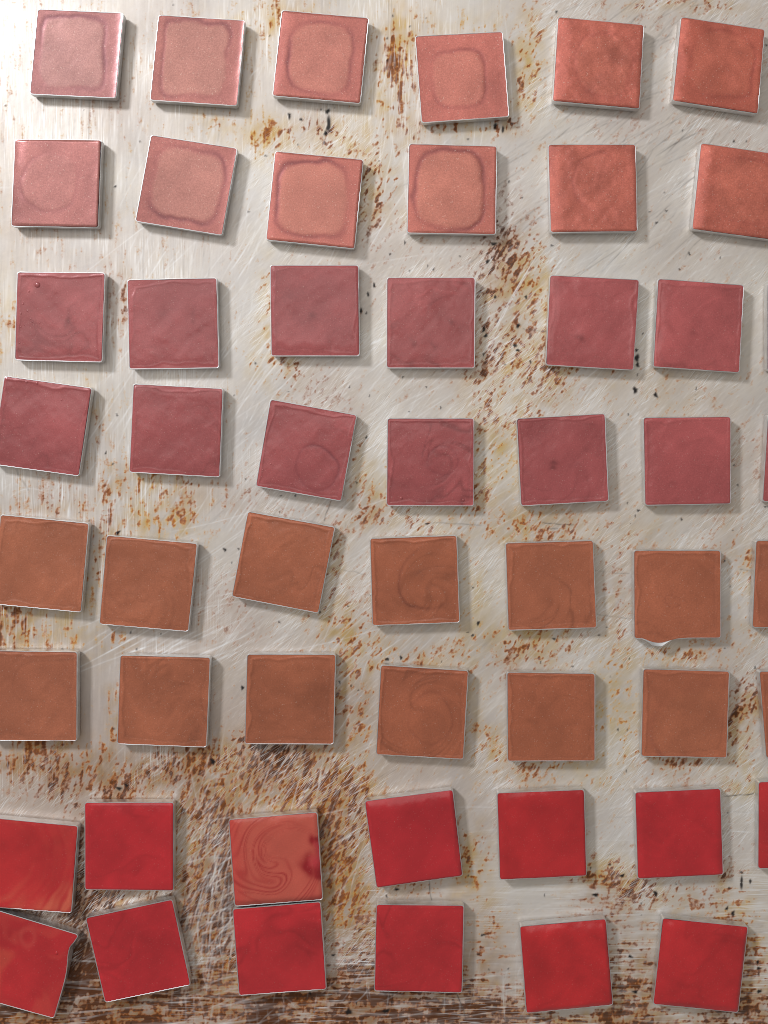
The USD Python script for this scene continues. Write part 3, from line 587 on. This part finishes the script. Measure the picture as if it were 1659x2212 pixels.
def streaked(cu, cv, col, z, seed):
    """red with orange streaks down the right half"""
    bow = np.hypot(cu - .05, (cv - .45) * .92) + .03 * fbm2(cu, cv, seed, 2.4, 3)
    g = np.sin(bow * 46) * .5 + np.sin(bow * 83 + 1.3) * .35 + .6 * fbm2(cu, cv, seed + 3, 2.2, 3)
    k = np.clip(smooth(.30, .75, bow) * (.55 + .7 * g), 0, 1)
    k = (k * (.6 + .5 * np.clip(fbm2(cu, cv, seed + 4, 2., 2), -1, 1)))[..., None]
    k = np.clip(k, 0, .85)
    return col * (1 - k) + lin(206, 96, 72) * k, z


def patchy(cu, cv, col, z, seed):
    """red mixed with pale orange in wide soft tongues"""
    g = fbm2(cu + .12 * fbm2(cu, cv, seed, 2., 3), cv * .8 + .12 * fbm2(cu, cv, seed + 1, 2., 3), seed + 2, 2.6, 3)
    k = np.clip(smooth(-.4, .7, g) * .55, 0, 1)[..., None]
    c = col * (1 - k) + lin(192, 66, 56) * k
    t = smooth(.40, .30, cu + .05 * fbm2(cu, cv, seed + 7, 3., 2)) * smooth(.35, .45, cv) * smooth(.85, .76, cv)
    c = c * (1 - .45 * t[..., None]) + lin(196, 82, 60) * .45 * t[..., None]
    v = ridge(np.hypot(cu - .47, (cv - .18) * .8) - .10 + .02 * fbm2(cu, cv, seed + 8, 5., 2), .03) * .5
    c = c * (1 - .4 * v[..., None]) + lin(206, 96, 80) * .4 * v[..., None]
    return c, z


# the two upper rows: pearly rose to coral
pan(cr(0, 0, (243, 57), (803, 83), (752, 637), (191, 611)), 'shimmer', 'dusty rose shimmer pan with golden rounded square, top left corner', 101, (.82, 1.06, 1.22), (.455, .50, .39, .42, 6, .8, 1.0), lip=(0, .20, 0, .02))
pan(cr(0, 0, (1027, 95), (1590, 130), (1537, 688), (970, 650)), 'shimmer', 'rose shimmer pan with golden square and pink right edge, second in the top row', 102, (.90, 1.04, 1.10), (.47, .475, .38, .415, 7, .8, 1.0), lip=(0, .20, 0, .04))
pan(cr(1024, 0, (167, 65), (733, 115), (678, 673), (105, 622)), 'shimmer', 'coral rose shimmer pan whose ring is cut at upper right, third in top row', 103, (1., .99, .98), (.49, .51, .375, .40, 3.4, .9, .8), lip=(0, .04, 0, -.11))
pan(cr(1024, 0, (1030, 233), (1600, 203), (1642, 757), (1072, 797)), 'shimmer', 'coral shimmer pan with a small pitted ring, set lower than its top row neighbours', 104, (1.10, 1.03, 1.0), (.47, .51, .30, .34, 3.6, .75, .6), lip=(0, .06, 0, .03))
pan(cr(2048, 0, (297, 108), (857, 160), (828, 708), (262, 658)), 'shimmer', 'grainy deep coral shimmer pan without a ring, second from right in the top row', 105, (1.14, .95, .84), (.55, .52, .34, .36, 2.4, .18, .3), stir=(.5, .5, 2.5, .4, .10, .3), lip=(0, -.02, 0, -.20), mottle=.07)
pan(cr(2048, 0, (1095, 107), (1640, 190), (1595, 740), (1038, 655)), 'shimmer', 'grainy tilted deep coral pan in the top right corner', 106, (1.18, .92, .78), (.52, .50, .37, .38, 3.0, .35, .3), stir=(.5, .5, 2.5, .4, .10, .3), lip=(0, -.02, 0, -.16), mottle=.07)
pan(cr(0, 0, (95, 900), (660, 906), (638, 1477), (70, 1468)), 'shimmer', 'dull pink shimmer pan with two glowing edges and faint ring, left end of second row', 107, (.92, 1.10, 1.22), (.43, .47, .32, .33, 2.4, .26, .25), lip=(0, .20, 0, -.20), mottle=.045)
pan(cr(0, 0, (978, 873), (1540, 960), (1440, 1527), (875, 1435)), 'shimmer', 'tilted rose shimmer pan with a strong plum ring round a golden middle, second row', 108, (.92, 1.02, 1.08), (.50, .49, .41, .42, 4, 1.0, 1.0), lip=(0, .16, 0, .05))
pan(cr(1024, 0, (123, 978), (698, 1033), (640, 1615), (63, 1556)), 'shimmer', 'coral shimmer pan with bold barrel shaped ring and pink left edge, third in second row', 109, (1.06, 1.03, 1.0), (.475, .475, .40, .41, 4.6, 1.0, .9), lip=(0, .03, 0, -.15))
pan(cr(1024, 0, (990, 930), (1562, 945), (1556, 1522), (977, 1512)), 'shimmer', 'coral shimmer pan with an arch shaped ring, straight below the small pitted ring', 110, (1.08, 1.02, .96), (.47, .51, .39, .435, 4.2, .9, .8), lip=(.02, .04, 0, -.08))
pan(cr(2048, 0, (233, 935), (803, 935), (815, 1503), (248, 1508)), 'shimmer', 'smooth coral pan with broken dark arcs, fifth in the second row', 111, (1.16, .99, .88), (.54, .46, .26, .34, 2, .2, .05), stir=(.45, .5, 2, .4, .12, .2), lip=(0, -.02, .02, -.18), mottle=.07)
pan(cr(2048, 0, (1223, 925), (1790, 1007), (1735, 1563), (1165, 1487)), 'shimmer', 'tilted coral pan cut by the right edge of the view, end of the second row', 112, (1.18, .97, .84), (.52, .50, .36, .36, 2.6, .22, .2), stir=(.45, .5, 2, .4, .14, .2), lip=(0, 0, 0, -.22), mottle=.07)
# the mauve rows
B = 0.8
pan(cr(0, 1024, (110, 102), (683, 108), (663, 690), (93, 676)), 'mauve', 'mauve pan with a large bubble and many small ones near its left edge', 113, (1.0, 1.03, 1.03), stir=(.6, .55, 3, .35, .18, .16), lip=(0, .10, -.05, -.02), band=B, wear=((.58, .55, .07, .25), (.17, .12, .11, -.22)),
    bubbles=[(.235, .145, .00085), (.08, .36, .0003), (.13, .44, .00025), (.06, .47, .0003), (.17, .53, .00022), (.19, .56, .00028), (.27, .57, .00024), (.06, .62, .00025), (.10, .60, .0002), (.05, .80, .0003), (.14, .22, .0003), (.68, .68, .00022), (.93, .86, .00025)])
pan(cr(0, 1024, (823, 153), (1406, 140), (1421, 727), (836, 735)), 'mauve', 'plain mauve pan with one small grey smudge right of centre, second in first mauve row', 114, (.98, 1.0, 1.0), stir=(.6, .6, 2, .3, .10, .18), lip=(-.05, .07, -.06, -.02), band=.6, wear=((.70, .45, .055, .30),))
pan(cr(1024, 1024, (90, 58), (667, 58), (672, 650), (97, 650)), 'mauve', 'mauve pan with dark central blot and glossy lower edge, third in first mauve row', 115, (.99, 1.0, 1.0), stir=(.45, .55, 4, .3, .13, .18), lip=(-.02, .03, -.12, -.02), band=.5, wear=((.46, .54, .07, .28), (.2, .72, .06, .15)))
pan(cr(1024, 1024, (847, 138), (1423, 138), (1418, 728), (845, 728)), 'mauve', 'mauve pan stirred into a question mark shaped swirl', 116, (1.0, .98, .96), stir=(.66, .48, 5, .24, .26, .14), lip=(-.03, .04, -.06, -.03), band=.6, wear=((.31, .72, .045, .26), (.54, .76, .045, .24), (.74, .50, .05, .15)))
pan(cr(2048, 1024, (245, 122), (827, 152), (788, 742), (217, 708)), 'mauve', 'mauve pan with glowing upper right corner, beside long black burn marks', 117, (1.13, 1.10, 1.09), stir=(.5, .6, 2, .3, .10, .2), lip=(-.05, .14, -.10, -.06), band=.35, wear=((.38, .68, .05, .2),))
pan(cr(2048, 1024, (945, 145), (1505, 187), (1475, 758), (913, 720)), 'mauve', 'mauve pan with a thin pale line across its middle, right of the burn marks', 118, (1.16, 1.10, 1.08), stir=(.5, .55, 3, .4, .16, .18), lip=(0, .02, -.03, -.10), band=.5, wear=((.45, .60, .06, .16),))
pan(cr(2048, 1024, (1654, 172), (2222, 190), (2190, 760), (1652, 745)), 'mauve', 'mauve pan at the right edge of the view showing only its silver wall', 119, lip=(0, 0, 0, -.1), band=.4)
pan(cr(0, 1024, (27, 776), (597, 855), (513, 1428), (-58, 1350)), 'mauve', 'tilted mauve pan cut by the left edge of the view, two pimples at the top', 120, (.98, .98, .99), stir=(.4, .6, 2.5, .3, .14, .18), lip=(.06, .10, -.10, 0), band=.6, wear=((.42, .70, .05, .2),), bubbles=[(.26, .035, .0004), (.38, .03, .0004), (.68, .18, .0003)])
pan(cr(0, 1024, (862, 827), (1447, 858), (1425, 1435), (836, 1403)), 'mauve', 'almost smooth mauve pan with a short crease under centre, second in lower mauve row', 121, (.97, .95, .95), stir=(.6, .6, 2, .3, .12, .2), lip=(-.04, .07, -.08, -.02), band=.7)
pan(cr(1024, 1024, (92, 927), (655, 1030), (553, 1590), (-3, 1493)), 'mauve', 'strongly tilted mauve pan with a crescent mark, third in the lower mauve row', 122, (.97, .94, .94), ring=(.66, .66, .24, .26, 2, .55, 0), stir=(.6, .6, 2, .3, .08, .2), lip=(-.04, .08, -.02, -.04), band=.8, bubbles=[(.13, .72, .0003), (.05, .8, .00028), (.40, .90, .0003)])
pan(cr(1024, 1024, (850, 1050), (1415, 1050), (1412, 1622), (845, 1620)), 'mauve', 'mauve pan with a dark round whorl and two tiny bubbles near its lower corners', 123, (.96, .92, .92), ring=(.62, .49, .18, .17, 2, 1.0, 0), stir=(.62, .47, 6, .2, .26, .16), lip=(-.05, .08, -.05, -.03), band=.8, bubbles=[(.17, .91, .00045), (.88, .93, .0004)])
pan(cr(2048, 1024, (28, 1052), (605, 1020), (628, 1590), (57, 1622)), 'mauve', 'mauve pan turned slightly anticlockwise, small blot left of centre, in lower mauve row', 124, (1.06, 1.0, 1.0), stir=(.5, .6, 3, .4, .14, .18), lip=(-.04, .02, 0, -.03), band=.7, wear=((.40, .52, .05, .26), (.38, .58, .04, .2), (.8, .4, .09, .12)))
pan(cr(2048, 1024, (850, 1045), (1418, 1040), (1420, 1608), (860, 1618)), 'mauve', 'smooth bright mauve pan with faint pale waves, last whole one in lower mauve row', 125, (1.15, 1.05, 1.04), stir=(.5, .7, 2, .4, .14, .2), lip=(-.02, .02, 0, -.10), band=.55, wear=((.29, .75, .05, .12),))
pan(cr(2048, 1024, (1657, 1025), (2225, 1030), (2190, 1600), (1622, 1593)), 'mauve', 'mauve pan at the right edge of the view, thin red sliver beside its silver wall', 126, (1.02, .95, .95), lip=(0, 0, 0, -.1), band=.5)
# the brown rows
pan(cr(0, 2048, (2, 16), (578, 72), (527, 652), (-48, 598)), 'brown', 'tilted terracotta pan cut by the left edge of the view, above the darkest left stain', 131, (.99, 1.04, 1.06), stir=(.5, .5, 5, .4, .18, .2), lip=(-.03, .05, 0, 0), band=.7)
pan(cr(0, 2048, (690, 150), (1281, 203), (1222, 777), (642, 728)), 'brown', 'terracotta pan with a tiny curl below centre, second in the upper brown row', 132, (.97, 1.0, 1.0), ring=(.44, .64, .06, .06, 2, .5, 0), stir=(.44, .62, 5, .4, .12, .2), lip=(-.06, .06, -.02, 0), band=.7)
pan([(990.7, 2045), (1341, 2108), (1274, 2454), (926, 2387)], 'brown', 'most strongly tilted terracotta pan, third in the upper brown row', 133, (.97, .98, .97), stir=(.5, .5, 4, .4, .16, .18), lip=(-.05, .04, -.02, .05), band=.9)
pan(cr(1024, 2048, (737, 170), (1303, 150), (1322, 718), (753, 738)), 'brown', 'terracotta pan with a big half moon ring, fourth in the upper brown row', 134, (.98, .96, .93), ring=(.64, .48, .31, .34, 2, .55, 0), stir=(.62, .66, 5, .3, .15, .18), lip=(-.03, .05, .05, -.02), band=.9)
pan([(2021, 2171), (2048 + 527 * K, 2048 + 183 * K), (2048 + 550 * K, 2048 + 752 * K), (2032, 2523)], 'brown', 'terracotta pan with jagged dark veins through its middle', 135, (1.02, 1.02, 1.0), stir=(.40, .55, 6, .45, .26, .15), lip=(-.03, .03, 0, 0), band=.7)
pan(cr(2048, 2048, (788, 247), (1355, 247), (1355, 818), (790, 822)), 'brown', 'terracotta pan with a bent shiny lip on its bottom edge', 136, (1.06, 1.04, 1.03), ring=(.44, .58, .075, .065, 2, .6, 0), stir=(.5, .5, 3, .4, .14, .18), lip=(-.02, .03, 0, -.06), band=.8, bulge=(.27, .115, .0015), dents=(('bottom', .30, .14, .16, -.00075),))
pan(cr(2048, 2048, (1580, 183), (2148, 190), (2125, 755), (1555, 750)), 'brown', 'terracotta pan cut by the right edge of the view, upper brown row', 137, (1.0, 1.0, 1.0), lip=(0, 0, 0, -.1), band=.7)
pan(cr(0, 2048, (-78, 897), (502, 905), (500, 1485), (-78, 1483)), 'brown', 'straight terracotta pan cut by the left edge of the view, lower brown row', 138, (.97, 1.0, 1.02), stir=(.5, .5, 5, .4, .14, .2), lip=(-.02, .05, -.05, 0), band=.6)
pan(cr(0, 2048, (777, 927), (1365, 940), (1340, 1527), (757, 1505)), 'brown', 'terracotta pan with one curved vein below a small dot, second in lower brown row', 139, (.97, .98, .97), stir=(.5, .55, 3, .4, .16, .17), lip=(-.03, .04, 0, .04), band=.8, wear=((.44, .52, .03, .2),))
pan([(987, 2616), (1024 + 518 * K, 2048 + 922 * K), (1024 + 505 * K, 2048 + 1507 * K), (978, 2977)], 'brown', 'smooth upright terracotta pan with a faint central blot, third in lower brown row', 140, (.97, .96, .93), stir=(.6, .5, 2, .3, .08, .2), lip=(-.04, .04, -.02, .02), band=.8, wear=((.57, .56, .06, .14),))
pan(cr(1024, 2048, (808, 990), (1378, 1027), (1345, 1605), (777, 1573)), 'brown', 'terracotta pan with nested ripples like a fingerprint, lower brown row', 141, (.97, .93, .90), ring=(.60, .54, .24, .30, 2, .35, 0), stir=(.55, .52, 7, .4, .22, .15), lip=(-.06, .05, 0, .02), band=.9)
pan([(2027, 2688), (2048 + 540 * K, 2048 + 1045 * K), (2048 + 540 * K, 2048 + 1615 * K), (2030, 3046)], 'brown', 'plain terracotta pan with a soft blot left of centre, fifth in lower brown row', 142, (.98, .94, .90), stir=(.5, .55, 3, .4, .07, .2), lip=(-.05, .03, 0, 0), band=.7, wear=((.30, .55, .06, .14),))
pan(cr(2048, 2048, (848, 1015), (1411, 1030), (1393, 1595), (835, 1585)), 'brown', 'pale terracotta pan with a wide arc from lower left to upper right', 143, (1.05, 1.03, 1.01), ring=(.75, .70, .62, .52, 2, .45, .12), stir=(.4, .6, 2, .3, .07, .2), lip=(-.02, .02, 0, -.06), band=.8)
pan(cr(2048, 2048, (1600, 1030), (2165, 1040), (2213, 1600), (1645, 1597)), 'brown', 'terracotta pan at the right edge of the view, beside an orange brown stain', 144, (1.0, .98, .96), lip=(0, 0, 0, -.08), band=.7)
# the red rows
pan(cr(0, 3072, (-80, 319), (507, 375), (465, 942), (-120, 898)), 'red', 'red pan with orange streaks along its right side, cut by the left edge', 151, (1.0, 1.1, .95), lip=(-0.102, 0.04, 0, 0), band=.15, special=streaked)
pan(cr(0, 3072, (547, 222), (1127, 222), (1127, 797), (548, 790)), 'red', 'even crimson red pan standing upright, second in the upper red row', 152, (.98, .95, 1.0), stir=(.5, .5, 2, .4, 0.130, .2), lip=(-0.17, 0.02, 0, -0.068), band=.2)
pan([(913.5, 3277), (1024 + 398 * K, 3072 + 285 * K), (1024 + 435 * K, 3072 + 855 * K), (938, 3627.5)], 'red', 'salmon pan marbled with red swirls and dark red pools at right', 153, lip=(-0.102, -0.034, -0.051, -0.17), special=red_swirl)
pan(cr(1024, 3072, (702, 213), (1277, 138), (1341, 700), (780, 778)), 'red', 'crimson pan tilted anticlockwise with a pale upper edge, fourth in the upper red row', 154, (.98, .95, 1.02), stir=(.5, .5, 2, .4, 0.130, .2), lip=(-0.272, -0.034, 0, -0.068))
pan([(1987, 3171), (2048 + 470 * K, 3072 + 138 * K), (2048 + 485 * K, 3072 + 700 * K), (1998, 3521)], 'red', 'scarlet red pan without marks, fifth in the upper red row', 155, (.96, .92, .84), stir=(.5, .5, 2, .4, 0.104, .2), lip=(-0.17, 0.03, 0, -0.068))
pan(cr(2048, 3072, (795, 155), (1353, 130), (1372, 693), (813, 720)), 'red', 'crimson pan with a bright upper right corner, last whole one in upper red row', 156, (1.02, .98, 1.0), stir=(.5, .5, 2, .4, 0.130, .2), lip=(-0.238, -0.102, 0.02, -0.085))
pan(cr(2048, 3072, (1595, 88), (2160, 75), (2160, 645), (1592, 655)), 'red', 'red pan at the right edge of the view with its silver wall showing', 157, (1.0, 1.1, .95), stir=(.2, .5, 2, .4, .12, .2), lip=(-0.068, 0, 0, -0.136))
pan(cr(0, 3072, (-60, 908), (510, 1080), (350, 1625), (-215, 1468)), 'red', 'dented orange red pan in the lower left corner', 158, (.98, 1.0, .95), lip=(-0.034, 0, 0, 0), special=patchy, dents=(('right', .165, .080, .22, .0015),), bubbles=[(.84, .27, .0005)])
pan(cr(0, 3072, (552, 970), (1117, 850), (1237, 1407), (680, 1523)), 'red', 'crimson pan leaning left, beside the dented one', 159, (.98, .95, 1.0), stir=(.5, .5, 2, .4, 0.130, .2), lip=(-0.051, 0.04, 0, -0.051), band=.25)
pan([(929, 3635), (1024 + 420 * K, 3072 + 865 * K), (1024 + 458 * K, 3072 + 1435 * K), (955, 3984)], 'red', 'red pan pushed against the marbled one above it', 160, (1.0, 1.05, 1.05), stir=(.5, .6, 2, .5, 0.200, .25), lip=(-0.068, 0, 0.02, -0.051), band=.2)
pan(cr(1024, 3072, (778, 883), (1350, 888), (1337, 1458), (765, 1448)), 'red', 'straight red pan with a white speck near its left edge, in the bottom row', 161, (.97, 1.0, .98), stir=(.4, .5, 2, .5, 0.200, .25), lip=(-0.136, 0, 0, -0.034), band=.15, bubbles=[(.05, .70, .0003)])
pan(cr(2048, 3072, (48, 1025), (610, 975), (657, 1537), (92, 1592)), 'red', 'domed scarlet pan leaning left, second from right in the bottom row', 162, (.98, .88, .80), stir=(.5, .5, 2, .4, 0.104, .2), lip=(-0.3, -0.034, -0.102, -0.26))
pan(cr(2048, 3072, (975, 970), (1532, 1027), (1467, 1587), (912, 1533)), 'red', 'domed scarlet pan leaning right, bottom right corner of the view', 163, (.98, .95, .88), stir=(.5, .5, 2, .4, 0.104, .2), lip=(-0.24, -0.034, -0.102, -0.3))
